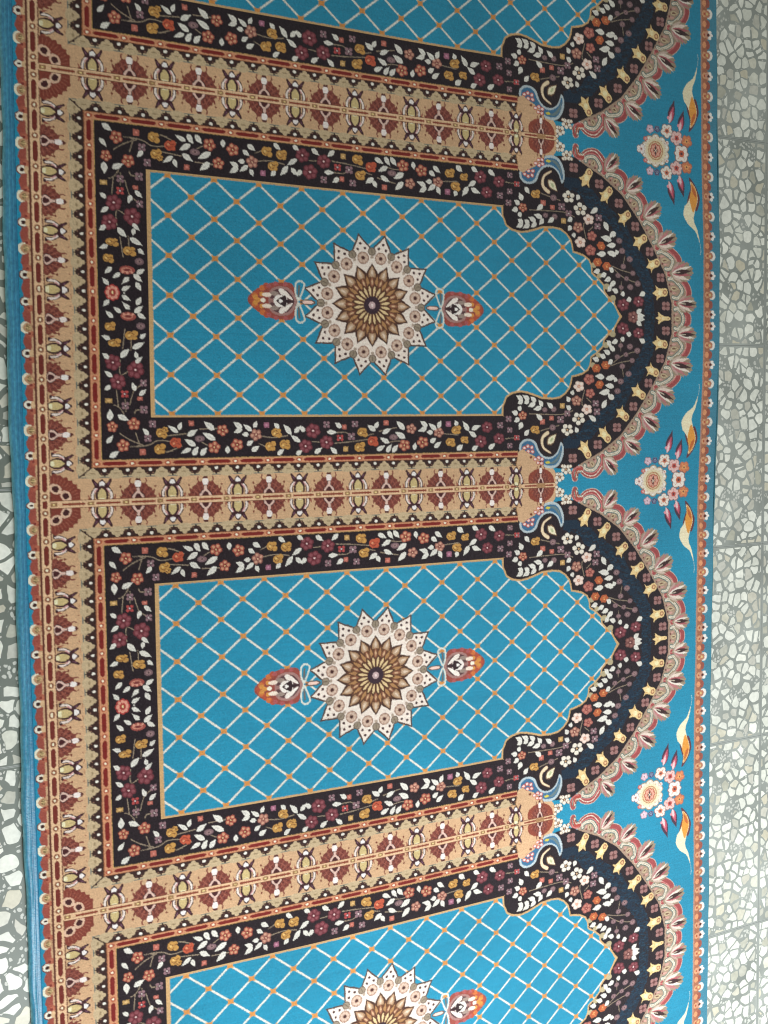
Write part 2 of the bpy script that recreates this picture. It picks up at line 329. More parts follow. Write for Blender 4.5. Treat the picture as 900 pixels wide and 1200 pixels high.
# medallion
MU,MV=-21.0,0.0
def mp(r,t): return (MU+r*1.035*math.cos(t),MV+r*.965*math.sin(t))
N16=2*math.pi/16
for sc,c in ((1.03,(84,66,60)),(.985,(234,216,204))):
    pts=[]
    for k in range(16):
        t=(k+.5)*N16
        for dt,r in ((-.5,87),(-.40,94),(-.27,100),(-.13,106.5),(0,116),(.13,106.5),(.27,100),(.40,94)):
            pts.append(mp(r*sc,t+dt*N16))
    fill(pts,c)
for k in range(16):
    t=(k+.5)*N16; tv=k*N16
    for r,dt in ((102,0),(94,-.17),(94,.17)): ell(*mp(r,t+dt*N16),2.5,2.4,(70,42,44),n=8)
    ell(*mp(88,tv),7.4,6.9,(104,86,74),n=12); ell(*mp(88,tv),5.9,5.4,(146,130,112),n=12); stroke([mp(84,tv),mp(92,tv)],1.2,(104,90,74)); ell(*mp(79,tv),3,3,(170,150,134),n=8)
    ell(*mp(78.5,t),10.6,10,(128,94,80),n=16); petals(*mp(78.5,t),10,9.4,8,(176,142,124),(206,178,160),(84,48,44),(44,24,28),ph=t); ell(*mp(78.5,t),3.3,3.1,(70,38,36),n=6)
for k in range(16):
    t=k*N16; a=mp(34,t); b_=mp(69.5,t)
    leaf(a,b_,23.5,(72,44,34))
for k in range(16):
    t=k*N16; leaf(mp(40,t),mp(65.5,t),13.6,(164,126,94)); leaf(mp(45,t),mp(63,t),8.4,(190,158,130)); leaf(mp(49,t),mp(60,t),3.6,(216,192,170))
ell(MU,MV,48,45,(104,66,42))
for k in range(16):
    t=(k+.5)*N16; leaf(mp(24,t),mp(53,t),11,(96,58,40)); leaf(mp(30,t),mp(49,t),5.6,(170,124,80))
    t=k*N16; leaf(mp(30,t),mp(48,t),6,(150,96,72)); leaf(mp(34,t),mp(44,t),2.6,(206,170,130))
for k in range(20):
    t=(k+.5)*2*math.pi/20; leaf(mp(36,t),mp(10,t),8.6,(88,52,36))
    leaf(mp(32,t),mp(13,t),4.4,(218,188,140))
ell(MU,MV,15,14.2,(56,36,46)); ell(MU,MV,6.2,5.8,(190,160,160)); ell(MU,MV,2.6,2.4,(226,204,200),n=8)
# pendants on both sides of the medallion
def pendant(m):
    q=lambda p:(MU+m*(p[0]-MU),p[1])
    Q=lambda L_:[q(p) for p in L_]
    body=[(-235,0),(-226,-12),(-209,-22),(-194,-27),(-178,-28),(-161,-27),(-154,-12),(-152,0),(-154,12),(-161,27),(-178,28),(-194,27),(-209,22),(-226,12)]
    fill(smooth(Q(body),closed=True),(146,70,60))
    for k in range(9):
        t=-1.15+2.3*k/8; x=-212-19*math.cos(t)+4; y=24*math.sin(t)
        ell(*q((x+abs(y)*.55,y)),5.2,4.6,(198,108,58) if k%2 else (172,78,54),n=10)
    for x,y in ((-217,0),(-211,-9),(-211,9),(-222,4),(-222,-4)): ell(*q((x,y)),4.6,3.6,(206,138,66),n=10)
    for x,y in ((-200,-22),(-188,-26),(-172,-26),(-200,22),(-188,26),(-172,26)): ell(*q((x,y)),4.2,3.4,(166,84,84),n=8)
    fill(smooth(Q([(-200,0),(-198,-15),(-185,-22),(-168,-21),(-157,-11),(-153,0),(-157,11),(-168,21),(-185,22),(-198,15)]),closed=True),(160,118,112))
    fill(smooth(Q([(-198,0),(-194,-13),(-184,-18),(-168,-16),(-157,0),(-168,16),(-184,18),(-194,13)]),closed=True),(88,58,60))
    for y in (-1,1):
        fill(smooth(Q([(-182,y*19),(-172,y*16),(-160,y*4),(-163,y*3),(-174,y*8),(-182,y*13)]),closed=True),(238,222,212))
        ell(*q((-203,y*8.5)),8,3.4,(238,214,196),n=10); ell(*q((-190,y*11)),7,3.6,(150,130,120),n=10)
    ell(*q((-209,0)),4.4,3.4,(246,226,206),n=10); ell(*q((-195,0)),6,3,(150,110,104),n=10)
    fill(smooth(Q([(-192,0),(-186,-9),(-172,-7),(-168,0),(-172,7),(-186,9)]),closed=True),(236,222,214))
    fill(Q([(-188,0),(-180,-6),(-172,-9),(-170,-3),(-158,0),(-170,3),(-172,9),(-180,6)]),(48,30,34)); ell(*q((-180,0)),3.4,2.8,(240,228,222),n=8)
    # bow and stem
    for y in (-1,1):
        stroke(Q([(-151,y*2),(-155,y*14),(-154,y*28),(-147,y*32),(-140,y*27),(-144,y*14),(-149,y*3)]),3.0,(206,206,196),True)
        stroke(Q([(-150,y*9),(-149,y*24)]),3.4,(104,100,96))
    fill(smooth(Q([(-148,0),(-142,-3.6),(-130,-4),(-122,-2),(-122,2),(-130,4),(-142,3.6)]),closed=True),(96,80,74))
    fill(smooth(Q([(-144,0),(-140,-2.2),(-130,-2.4),(-124,0),(-130,2.4),(-140,2.2)]),closed=True),(240,196,182))
pendant(1); pendant(-1)
# trailing flowers
FLORA="""L -444.7 -8.2 -455.1 -16.1 7.4
F R -441.6 0.8 11.8 11.6
L -446.8 10.4 -455.6 20.2 7.4
L -428.0 -1.1 -415.6 -5.8 7.5
L -428.1 3.9 -415.1 10.4 7.5
L -417.7 -18.1 -429.4 -10.7 7.5
L -407.3 -19.1 -397.1 -14.5 7.6
L -409.5 -12.6 -398.2 -1.1 9.6
L -406.8 15.8 -399.5 4.1 9.2
L -417.1 23.1 -427.6 12.9 7.5
L -429.6 27.9 -441.0 20.5 7.5
L -441.3 35.7 -452.8 25.8 7.5
L -410.0 27.6 -397.7 17.1 9.2
L -405.9 29.1 -393.1 35.1 7.6
F V -419.3 32.9 12.5 6.5
F g -401.2 46.0 7.7 5.9
F y -446.0 47.6 9.2 8.0
F y -440.0 70.8 10.9 7.1
F y -414.9 59.5 11.0 8.5
L -446.1 66.1 -459.4 61.3 7.5
L -402.8 63.5 -393.5 56.9 7.6
L -414.2 78.5 -395.8 69.2 9.3
L -431.8 91.6 -418.7 78.9 9.9
L -448.4 93.9 -458.4 86.1 7.5
L -408.1 92.7 -409.6 82.0 7.6
L -410.0 99.6 -399.3 89.6 7.6
F m -443.1 99.1 12.8 12.6
F m -410.2 109.1 14.1 13.7
F m -436.4 126.6 12.6 12.4
L -444.3 119.7 -456.2 111.1 7.5
S -424.7 50.9 -428.7 80.2
S -415.9 66.8 -416.2 81.5
S -432.3 94.9 -432.8 116.0 -420.2 110.9
L -446.9 132.0 -456.6 138.9 7.5
L -411.5 139.4 -415.3 127.2 8.3
F q -398.8 127.8 6.1 5.9
L -405.5 145.4 -394.5 137.3 7.7
F s -404.4 150.4 5.4 3.9
F x -426.9 143.9 6.3 6.2
F q -426.4 160.8 6.3 6.2
F t -450.6 153.5 6.6 4.2
L -449.5 181.8 -448.7 165.2 10.8
L -437.9 174.6 -421.6 181.9 9.6
F o -446.2 190.9 8.9 8.8
F o -414.5 187.0 10.4 10.2
F q -398.9 166.5 6.8 6.6
L -454.9 214.4 -445.0 203.0 7.5
L -451.1 234.6 -436.7 226.2 9.5
F o -430.8 218.1 10.3 10.2
F s -402.0 227.6 5.8 5.6
F q -386.6 187.2 6.5 6.3
L -392.8 203.2 -401.5 193.4 7.7
F q -393.9 208.2 6.5 6.3
F y -373.2 201.1 9.6 9.3
F y -367.9 195.7 5.2 5.0
F y -376.3 223.4 10.0 9.7
F r -351.9 215.4 10.1 9.7
L -348.6 200.4 -363.3 189.5 7.8
L -347.1 196.0 -343.0 184.6 7.9
S -400.9 218.0 -419.3 210.8 -435.7 200.5
S -406.8 216.3 -412.3 199.4
S -421.2 219.9 -402.6 219.3 -390.7 217.0 -378.6 211.4 -359.7 213.3
S -364.7 204.9 -336.7 201.8
S -436.4 161.9 -439.1 137.2
S -426.2 151.8 -425.8 169.8
S -420.1 159.9 -413.4 139.4 -407.4 134.5 -400.5 128.6
S -413.3 173.1 -410.7 167.3 -401.4 166.5
S -443.0 159.1 -434.8 164.0 -428.4 173.0
S -368.7 228.2 -356.5 226.8
S -409.4 217.6 -402.6 219.3
F s -327.6 186.7 5.3 5.1
L -334.2 205.1 -317.6 195.8 9.7
F g -313.9 209.7 7.8 5.4
L -321.6 220.1 -338.7 209.9 9.7
L -328.8 224.0 -344.7 230.8 7.9
L -325.4 234.3 -318.4 220.8 9.7
L -314.1 234.1 -305.6 223.4 8.0
S -366.4 204.9 -335.0 201.8
S -342.4 219.4 -353.0 224.3 -366.9 229.1
L -291.8 196.7 -308.1 184.0 10.5
L -334.2 204.7 -317.6 196.4 7.9
L -290.3 211.4 -310.9 200.6 10.1
F g -314.8 209.7 8.9 5.8
L -321.6 218.4 -334.9 214.2 7.9
L -326.1 234.4 -317.4 221.2 9.7
L -314.1 234.6 -303.8 222.4 9.4
F o -278.7 197.3 10.1 9.6
F o -292.3 222.8 10.8 10.2
F o -255.9 219.4 11.0 10.3
L -271.1 232.2 -271.3 220.2 9.6
L -247.2 194.2 -261.9 184.9 9.6
L -247.2 196.1 -261.1 201.1 8.2
L -231.5 198.6 -245.4 188.7 8.2
L -228.4 193.5 -222.7 183.8 8.3
L -236.8 204.1 -247.9 203.6 8.2
F k -224.9 204.8 10.8 10.1
L -240.1 220.7 -229.0 212.9 8.3
L -232.4 229.5 -219.6 221.7 9.4
F p2 -207.4 190.1 5.7 5.2
F y -190.6 202.5 9.9 9.1
L -186.6 194.7 -194.9 187.1 8.4
F y -200.7 222.0 10.2 9.5
F y -176.5 220.6 10.4 9.5
L -166.8 203.7 -177.8 190.0 9.9
L -189.6 236.2 -178.0 227.0 8.4
S -315.4 195.3 -286.8 194.7
S -217.1 206.6 -194.5 209.5 -171.5 206.3
S -312.3 214.8 -301.6 220.1
S -221.0 217.9 -207.9 223.3
L -165.7 204.9 -179.3 189.3 8.5
L -150.8 216.8 -167.3 206.0 8.5
L -160.6 202.1 -149.3 191.6 8.5
L -142.8 200.4 -151.6 192.0 8.6
F m -128.6 199.6 14.1 12.8
F m -141.7 223.5 12.9 11.7
F m -105.1 217.8 13.1 11.8
L -157.8 236.2 -147.1 230.0 8.6
L -126.0 235.0 -112.8 226.3 8.7
L -86.9 235.8 -98.9 225.6 8.8
F q -104.8 190.0 6.8 6.1
L -78.4 195.1 -90.4 187.1 8.8
F s -73.3 193.9 5.3 4.7
F q -54.4 189.5 6.9 6.2
L -104.1 201.7 -86.2 202.6 8.7
F x -81.0 211.3 6.9 6.1
F q -60.7 209.4 7.7 6.9
F y -40.6 203.3 10.7 9.5
F y -45.6 226.0 11.1 9.8
F t -71.1 229.2 5.7 5.1
F r -21.7 218.1 11.2 9.9
L -19.0 200.7 -31.4 191.1 9.0
S -130.8 216.5 -109.1 217.8
S -87.0 202.8 -70.8 202.9 -58.7 209.4
S -91.2 219.8 -60.8 217.6 -25.8 213.5
S -40.2 209.7 -19.5 205.3
L -17.0 200.8 -31.0 191.1 9.0
L -17.8 196.2 -11.4 185.8 9.0
F r -21.7 217.2 10.8 9.5
F s 2.6 188.1 5.9 5.2
L -4.5 204.9 12.4 197.0 9.1
L 37.1 199.1 21.4 185.2 10.8
L 37.9 212.9 18.8 203.0 10.8
F g 16.1 211.3 9.3 5.6
L 8.0 220.8 -9.5 211.5 9.1
L -15.2 232.4 0.8 224.6 9.1
L 2.8 235.7 12.7 222.9 9.1
L 13.4 235.9 25.0 223.1 9.2
F k 49.4 198.1 10.8 9.3
F o 36.3 224.9 12.0 10.4
F o 70.9 220.4 12.2 10.5
L 54.5 232.9 56.8 220.8 9.3
L 80.2 194.3 66.1 185.5 9.3
L 79.1 197.1 62.5 202.0 9.3
L 97.1 200.1 82.2 189.4 9.4
L 100.2 197.5 106.9 184.7 9.4
L 90.5 204.7 78.2 203.6 9.4
F k 101.7 204.8 11.1 9.4
L 85.5 221.0 97.0 213.9 9.4
L 93.0 229.8 106.7 219.9 9.4
F p2 120.7 190.8 6.7 5.7
F y 136.3 200.5 10.8 9.1
L 137.5 193.8 134.1 184.8 9.6
F y 125.0 221.7 10.7 9.1
L 137.6 235.2 146.2 225.0 9.6
S -11.1 201.7 22.6 195.6
S 109.5 206.8 140.8 209.1
S 1.3 221.2 20.3 217.8 35.3 219.0
F y 152.5 217.9 9.1 7.7
L 160.8 202.3 149.0 186.1 10.5
L 175.8 212.8 160.3 203.0 9.7
L 166.5 200.2 185.1 193.6 9.7
L 138.9 235.2 149.3 225.5 9.6
F m 198.0 196.7 12.5 10.4
F m 185.2 220.7 13.8 11.6
F m 222.5 216.3 12.7 10.5
L 167.5 234.8 179.9 227.9 9.7
L 200.7 233.5 215.2 224.6 9.8
F q 224.8 193.6 7.5 6.2
F q 242.5 183.0 7.1 5.9
F q 244.9 202.0 6.6 5.5
F q 244.9 229.0 6.6 5.5
F q 260.9 215.5 6.2 5.1
S 235.4 217.1 254.4 215.4
L 272.3 149.8 258.0 143.0 10.0
L 272.3 151.2 261.1 157.0 10.0
L 286.0 149.8 271.6 142.5 10.1
L 285.5 151.1 274.5 156.7 10.1
L 300.6 153.7 288.0 144.4 10.1
L 299.1 156.1 283.2 162.2 10.1
L 315.2 161.0 306.4 150.3 10.2
L 312.8 163.0 294.8 167.3 10.2
L 263.9 168.8 268.2 160.2 10.0
L 262.0 174.3 248.7 170.3 10.0
L 265.4 182.2 253.9 188.4 10.0
L 271.6 189.3 264.5 201.0 11.8
F o 272.3 177.3 10.1 8.3
L 314.3 184.8 300.6 174.8 10.2
L 337.4 163.8 324.1 155.5 10.3
F g 319.7 167.6 6.4 5.2
F g 339.4 166.6 6.9 5.6
F t 358.1 160.7 7.0 5.6
F s 314.8 188.4 6.9 5.6
F s 334.5 182.2 6.4 5.2
F q 354.4 184.7 9.0 7.2
F g 337.0 198.6 7.9 6.4
F y 299.0 202.5 11.2 9.1
L 276.5 211.8 286.6 201.6 10.1
F x 259.2 215.5 6.2 5.1
L 376.9 167.1 366.3 160.3 10.4
F q 369.4 174.1 8.0 6.4
F w 394.7 183.3 14.8 11.7
L 392.3 208.0 387.2 198.2 10.5
F w 369.5 202.9 13.6 10.9
F p 394.4 126.0 13.2 10.5
L 378.8 141.4 381.8 132.5 10.4
L 374.3 153.0 367.8 144.2 10.4
F k 389.5 151.6 12.7 10.1
F p 413.0 166.8 12.8 10.1
L 433.8 187.7 416.2 177.4 10.6
F d 417.4 113.1 13.3 10.5
L 450.4 108.1 430.7 107.5 10.6
F a 432.7 93.7 11.4 8.9
F a 453.4 87.3 11.0 8.5
L 470.1 78.5 459.2 85.6 10.7
L 438.8 79.4 423.8 75.6 10.6
F a 440.6 123.0 10.9 8.5
F d 420.1 138.4 11.8 9.3
L 465.2 133.7 440.2 137.5 10.7
L 471.7 149.7 459.5 137.4 10.8
L 448.7 164.0 458.0 148.9 12.1
F q 433.1 156.2 8.3 6.5
F q 435.8 171.3 8.8 6.9
L 470.3 110.7 454.6 111.3 10.7
L 473.6 125.9 453.1 123.6 10.7
L 470.3 106.7 466.7 115.7 10.7
S 285.6 174.4 356.9 175.7 382.0 168.7
S 310.0 204.3 351.9 194.7
S 407.2 132.4 402.2 158.7 422.8 166.8
S 412.4 146.5 422.7 154.6
L 438.8 79.4 424.3 75.2 10.6
L 453.9 74.3 438.8 68.9 10.6
L 464.3 67.2 449.1 61.4 10.7
L 475.3 62.0 460.5 51.8 10.7
L 465.8 52.1 456.3 43.4 10.7
L 482.0 43.1 466.8 48.0 10.7
L 497.4 41.5 487.3 39.7 10.8
L 512.8 32.5 501.0 29.2 10.8
L 470.1 79.7 459.7 83.5 10.7
L 545.8 44.9 531.1 39.1 11.0
F m 493.8 21.2 15.4 11.8
F m 529.9 28.4 14.0 10.7
F b 517.6 0.0 15.0 11.5
F b 493.5 -21.0 13.8 10.6
F b 526.9 -30.0 14.0 10.6
L 509.7 -36.5 499.1 -30.3 10.8
L 539.7 -47.1 527.9 -39.6 10.9
L 527.0 -6.0 538.3 -17.5 10.9
L 527.0 -3.2 545.9 -6.7 10.9
L 527.1 1.8 545.4 3.6 10.9
L 525.5 7.1 538.5 15.0 10.9
F g 510.0 53.5 8.0 6.2
F g 527.5 60.4 8.1 6.2
F g 515.5 78.5 7.0 5.4
F g 492.9 89.2 7.4 5.7
F g 507.7 103.0 8.0 6.2
F g 489.7 116.5 8.0 6.2
F g 480.9 72.6 6.9 5.3
F g 500.7 68.1 6.4 4.9
F g 488.7 52.0 6.4 4.9
S 463.9 89.2 487.6 82.7 516.8 77.7
S 471.7 82.9 495.4 69.2 527.5 61.4
S 488.6 41.7 488.7 62.2
S 495.7 107.2 492.9 92.9
S 508.1 -28.2 513.6 -12.1
F g 509.5 -12.0 6.4 4.9
F a 434.0 93.7 11.4 8.9
F a 454.7 88.7 10.4 8.1
F d 416.1 113.1 12.3 9.7
L 452.0 109.1 431.2 108.3 10.6
F a 441.9 122.0 10.4 8.1
L 475.6 107.0 456.2 114.2 10.7
L 479.3 109.8 474.6 117.7 10.8
L 474.1 126.3 454.2 123.1 10.7
L 474.8 148.0 461.6 139.9 10.8
L 461.6 136.2 440.2 138.3 10.7
L 447.2 164.8 458.0 148.9 10.7
F g 482.6 134.0 7.9 6.2"""
rows=[r.split() for r in FLORA.strip().split('\n')]
for r in rows:
    if r[0]=='S':
        z=list(map(float,r[1:])); stroke([(z[i],z[i+1]) for i in range(0,len(z),2)],1.4,(146,128,108),True)
for r in rows:
    if r[0]=='F': flower(r[1],*map(float,r[2:]))
for r in rows:
    if r[0]=='L':
        z=list(map(float,r[1:])); leaf((z[0],z[1]),(z[2],z[3]),z[4]*.88,WHT,(186,182,180))
# where the dividing band ends in the blue: tan bulge, palmette, swirl and berries
fill(smooth([(258,262),(262,246),(268,238),(276,240),(284,246),(297,252),(306,258),(320,266),(336,270),(343,280),(345,292),(346,301)])+[(258,301)],TAN)
fill(smooth([(286,301),(284,285),(292,275),(310,270),(328,275),(338,286),(340,301)]),(136,64,48))
for a in np.linspace(.15,math.pi-.15,13): stroke([(311+17*math.cos(a),301-16*math.sin(a)),(311+25*math.cos(a),301-26*math.sin(a))],.9,(164,98,74))
motif_b(310.5,298,0,-1,.95)
stroke([(262,250),(258,262),(262,270)],1.4,(150,110,70))
rect(270,346,295.4,296.4,(120,74,50)); rect(270,344,296.4,301,TANL); rect(276,338,298.6,301,(134,62,44)); rect(302,320,297,301,(160,118,80)); motif_a(258.5,298,0,-1,1.15)
SW=[(266.4,239.2),(265.9,227.4),(274.8,219.2),(288.1,218.3),(300.7,224.0),(307.6,239.0),(318.7,248.6),(333.5,250.1),(347.2,241.2),(354.6,224.8),(360.9,233.0),(360.2,247.1),(353.5,261.1),(341.0,269.8),(320.0,268.2),(315.0,258.1),(297.9,253.7),(278.5,243.4)]
fill(smooth(SW,closed=True),(176,186,190)); 
cs=np.mean(SW,axis=0)
SWi=[(270,238),(270,229),(277,222.5),(287,221.6),(297,227),(304,240),(316,251.5),(332,253.5),(348,245),(355,231),(357.5,236),(355,248),(349,259),(339,265.5),(321,264),(313,256),(297,250),(280,240)]
fill(smooth(SWi,closed=True),(58,104,138))
fill(smooth([(325,261),(338,258),(350,246),(355,237),(353,250),(346,259),(338,263)],closed=True),(100,118,122))
ell(326,260,5,2.4,(206,190,70),n=10); ell(307,253,4,2,(52,80,150),n=8)
fill(smooth([(262,243),(272,236),(282,241),(300,250),(309,258),(300,263),(270,262)],closed=True),TAN)
ell(290,250,3,2.4,(120,60,40),n=8)
for i,p in enumerate([(276.0,233.5),(283.3,230.6),(291.8,232.8),(284.5,239.6),(293.0,240.1),(299.1,253.8),(306.4,251.0),(313.8,254.1),(305.2,259.9),(312.6,261.1)]):
    ell(p[0],p[1],4.6,3.6,(176,80,70),n=8); ell(p[0],p[1],2.9,2.2,(240,206,200),n=8)
for u,v,a,b_ in ((366,273,11,9),(352,286,10.5,9)):
    ell(u,v,a*.9,b_*.9,(96,64,54)); flower('w',u,v,a,b_)
for u,v in ((358,267),(346,281),(345,296),(376,268),(375,279)): ell(u,v,4.2,3.4,(104,70,60),n=8); ell(u,v,3.2,2.6,(230,214,194),n=8)
CRS=[(326,208),(317,214),(313.5,223),(318,235),(332,243)]
stroke(CRS,8.6,(112,72,58),True,4); stroke(CRS,6.6,(228,204,170),True,2.6)
leaf((325,229),(346,209),16,(112,82,60)); leaf((327,227),(344.5,211),12,(226,214,182)); ell(335,219.5,4.4,2.6,(176,180,140),-.8,n=8)
# heart shaped blossoms, buds and flame leaves on the blue ground
def bloom(u,v,r,c1,c2,n=5):
    for k in range(n):
        t=2*math.pi*(k+.25)/n; ell(u+r*.64*math.cos(t),v+r*.54*math.sin(t),r*.56,r*.50,(136,96,92),n=10)
    for k in range(n):
        t=2*math.pi*(k+.25)/n; ell(u+r*.62*math.cos(t),v+r*.52*math.sin(t),r*.46,r*.40,c1,n=10)
    for k in range(n):
        t=2*math.pi*(k+.25)/n; stroke([(u+r*.3*math.cos(t),v+r*.26*math.sin(t)),(u+r*.8*math.cos(t),v+r*.68*math.sin(t))],1.0,c2)
    ell(u,v,r*.4,r*.34,c2,n=10); ell(u,v,r*.18,r*.16,(96,56,60),n=8)
for k in range(10):
    t=2*math.pi*(k+.5)/10; ell(569.5+25*math.cos(t),300+22*math.sin(t),9.8,8.4,(150,130,110),n=10)
for k in range(10):
    t=2*math.pi*(k+.5)/10; ell(569.5+24*math.cos(t),300+21*math.sin(t),8.8,7.4,(226,210,190),n=10); stroke([(569.5+20*math.cos(t),300+18*math.sin(t)),(569.5+28*math.cos(t),300+25*math.sin(t))],1.0,(190,150,116))
    ell(569.5+29*math.cos(t),300+26*math.sin(t),2.4,2.2,(240,236,230),n=6)
ell(569.5,300,23,21,(222,206,170)); ell(569.5,300,18,17,(176,120,84)); ell(569.5,300,16,15,(222,196,156)); petals(569.5,300,14,13.4,8,(178,96,76),(220,160,140),(226,196,170),(96,50,50))
leaf((563,300),(577,300),3.0,(54,34,44)); leaf((569.5,299),(569.5,289),3.0,(54,34,44)); ell(569.5,300,1.6,1.6,(230,200,180),n=8)
bloom(535,300,9.5,(236,226,222),(220,180,170),4); bloom(556,263,8.0,(206,176,192),(232,200,206)); bloom(573,262,6,(40,60,110),(150,160,180))
bloom(545,281,4.6,(196,90,84),(240,200,190)); bloom(597,284,4.2,(240,240,240),(220,150,120))
for (u,v),r,c1,c2 in zip([(596.8,263),(620.9,273.5),(646,277),(633,299.6)],(13.5,14,12,17),((236,224,212),(226,186,180),(206,122,84),(236,222,212),(212,134,90),(236,220,206)),((206,120,90),(190,80,70),(226,160,100),(200,100,70))): bloom(u,v,r,c1,c2)
for tip,bs in (((615.7,206),(602.3,249)),((638.6,222),(627.2,261))):
    leaf(bs,tip,17,(74,50,66)); leaf((bs[0]+1,bs[1]-1),(tip[0]-2,tip[1]+11),11,(190,84,104)); leaf(bs,((tip[0]+bs[0])/2,(tip[1]+bs[1])/2),6.5,(234,196,198)); ell(bs[0]-2,bs[1]-10,3,3,(230,150,160),n=8)
FLM=[(675,140),(664.5,162),(648,174),(637,190),(639.8,205.9),(652,220),(655,238),(652,260),(669,243),(675,221),(667.5,201),(662.5,183),(671,162)]
fill(smooth([(646,214),(654,240),(651,259),(663,250),(671,238),(677,221),(669,200),(660,205)],closed=True),(98,52,60))
fill(smooth(FLM[:5],closed=False)+smooth([(639.8,205.9),(650,218),(656,238),(655,252),(667,240),(672,221),(665,201),(661,183),(670,162),(675,140)]),(236,220,186))
fill(smooth([(652,222),(657,240),(656,251),(667,239),(671,221),(664,201),(659,197),(655,208)],closed=True),(222,150,64)); leaf((668,224),(657,247),7,(190,100,50))
stroke([(675,140),(677,128),(675,120)],1.2,(170,190,190),True)
# right border
def bx(v): return 683.8
rect(683.8,741,0,301,(66,128,150)); rect(683.8,687.4,0,301,(176,128,108)); rect(687.4,700.5,0,301,(162,102,76))
for k in range(-1,10):
    v=10.8+36.2*k
    ell(701,v+9+9,6.0,7.6,(150,80,66)); ell(693,v+18,5,5.5,(214,146,104)); 
    ell(693,v,5.6,6,(206,152,112)); ell(693,v,2.2,2.4,(170,80,50),n=8)
    if k%2: ell(705,v,8.6,8.6,(226,220,212)); ell(701,v,6.4,6.4,(180,116,90)); ell(700,v,2.8,3,(214,180,120),n=8)
    else:
        ell(702.5,v,8,7.6,(196,142,118)); ell(707,v-4.6,4,3.4,(238,230,224),n=8); ell(707,v+4.6,4,3.4,(238,230,224),n=8); ell(711,v,3.4,2.6,(238,230,224),n=8); ell(703,v,3.2,3,(78,36,36),n=8)
# left blue margin
rect(U0,-570,0,301,(38,132,168))

# ------------------------------------------------------------------ helpers
def lin(c):
    c=np.asarray(c,np.float32)/255.; return np.where(c<=.04045,c/12.92,((c+.055)/1.055)**2.4)
def material(name,rough=.8,spec=.3):
    m=bpy.data.materials.new(name); m.use_nodes=True; nt=m.node_tree; b=nt.nodes['Principled BSDF']
    b.inputs['Roughness'].default_value=rough; b.inputs['Specular IOR Level'].default_value=spec
    return m,nt,b
def node(nt,t,**k):
    n=nt.nodes.new(t)
    for a,v in k.items():
        if a in n.inputs: n.inputs[a].default_value=v
        else: setattr(n,a,v)
    return n
def link(nt,a,b): nt.links.new(a,b)
# how the cloth really lies on the floor: a little stretched and skewed (metres)
A_=[0.003554, 0.00234, -0.010385, 0.006632, 0.000469, -0.013444]
B_=[-0.001301, 0.000123, 0.006134, 0.003119, -0.001858, -0.003825, -0.032625, -0.000108]
EV=[-0.8859, -0.6558, -0.4212, -0.1814, 0.0622, 0.3097, 0.5616, 0.8187]
EU=[-0.0026, -0.0004, 0.0052, 0.0054, -0.0027, -0.0044, -0.0034, 0.0007]
def lay(u,v):
    u=np.asarray(u,float); v=np.asarray(v,float)
    du=A_[0]*v**2+A_[1]*v**3+A_[2]*u*v*v+A_[3]*u*v**3+A_[4]*u*u*v+A_[5]*u*u*v*v
    dv=B_[0]*u*u+B_[1]*u**3+B_[2]*v*v+B_[3]*v**3+B_[4]*u*v*v+B_[5]*u*u*v+B_[6]*u*u*v*v+B_[7]*u**3*v
    s=np.clip((u-.60)/.085,0,1); s=s*s*(3-2*s)
    return u+du+s*np.interp(v,EV,EU), v+dv
def swell(u,v):      # the pile lies almost flat, with faint undulations
    return .0008*np.sin(u*7.1+v*3.3)+.0009*np.sin(v*9.7-u*4.1+1.3)+.0005*np.sin(u*17+v*13)+.0004*np.sin(v*31+u*5)
VA,VB=-1.26,1.32
def grid_mesh(name,Uc,Vc,Z,cols=None):
    """Uc,Vc,Z: arrays rows x cols in cloth coordinates"""
    h,w=Uc.shape
    x,y=lay(Uc,Vc); co=np.empty((h*w,3),np.float32); co[:,0]=x.ravel(); co[:,1]=-y.ravel(); co[:,2]=Z.ravel()
    me=bpy.data.meshes.new(name); me.vertices.add(h*w); me.vertices.foreach_set('co',co.ravel())
    i=np.arange((h-1)*(w-1)); r,c=i//(w-1),i%(w-1); a=r*w+c
    q=np.stack([a,a+w,a+w+1,a+1],1).astype(np.int32)
    me.loops.add(q.size); me.loops.foreach_set('vertex_index',q.ravel())
    me.polygons.add(len(q)); me.polygons.foreach_set('loop_start',np.arange(0,q.size,4,dtype=np.int32))
    me.update(calc_edges=True)
    me.polygons.foreach_set('use_smooth',np.ones(len(q),bool))
    if cols is not None:
        at=me.color_attributes.new('knots','FLOAT_COLOR','POINT'); d=np.ones((h*w,4),np.float32); d[:,:3]=cols.reshape(-1,3); at.data.foreach_set('color',d.ravel())
    return me
def link_obj(name,me,mat,parent=None,**props):
    o=bpy.data.objects.new(name,me); C.objects.link(o)
    if mat: me.materials.append(mat)
    if parent: o.parent=parent
    for k,v in props.items(): o[k]=v
    return o
# ------------------------------------------------------------------ the carpet
K=3; PIT=RES*K/1000.
lc=lin(cv*255.)
nu=NU//K; nvk=NV//K
kn=lc[:nvk*K,:nu*K].reshape(nvk,K,nu,K,3).mean((1,3))           # one colour per knot
blk=lc[:nvk*K,:nu*K].reshape(nvk,K,nu,K,3)
ia=rng.integers(0,K,(nvk,nu)); ib=rng.integers(0,K,(nvk,nu)); ii,jj=np.meshgrid(np.arange(nvk),np.arange(nu),indexing='ij')
kn=kn*.45+blk[ii,ia,jj,ib]*.55
uk=U0/1000+(np.arange(nu)+.5)*PIT
sel=(uk>-.571)&(uk<.7245); uk=uk[sel]; kn=kn[:,sel]
vk=np.arange(VA,VB,PIT)
t=np.abs(((vk*1000)%600)-300)                                     # niche axes lie at v = -300, 300, 900 ...
row=np.clip((t/(RES*K)).astype(int),0,nvk-1)
col=kn[row]
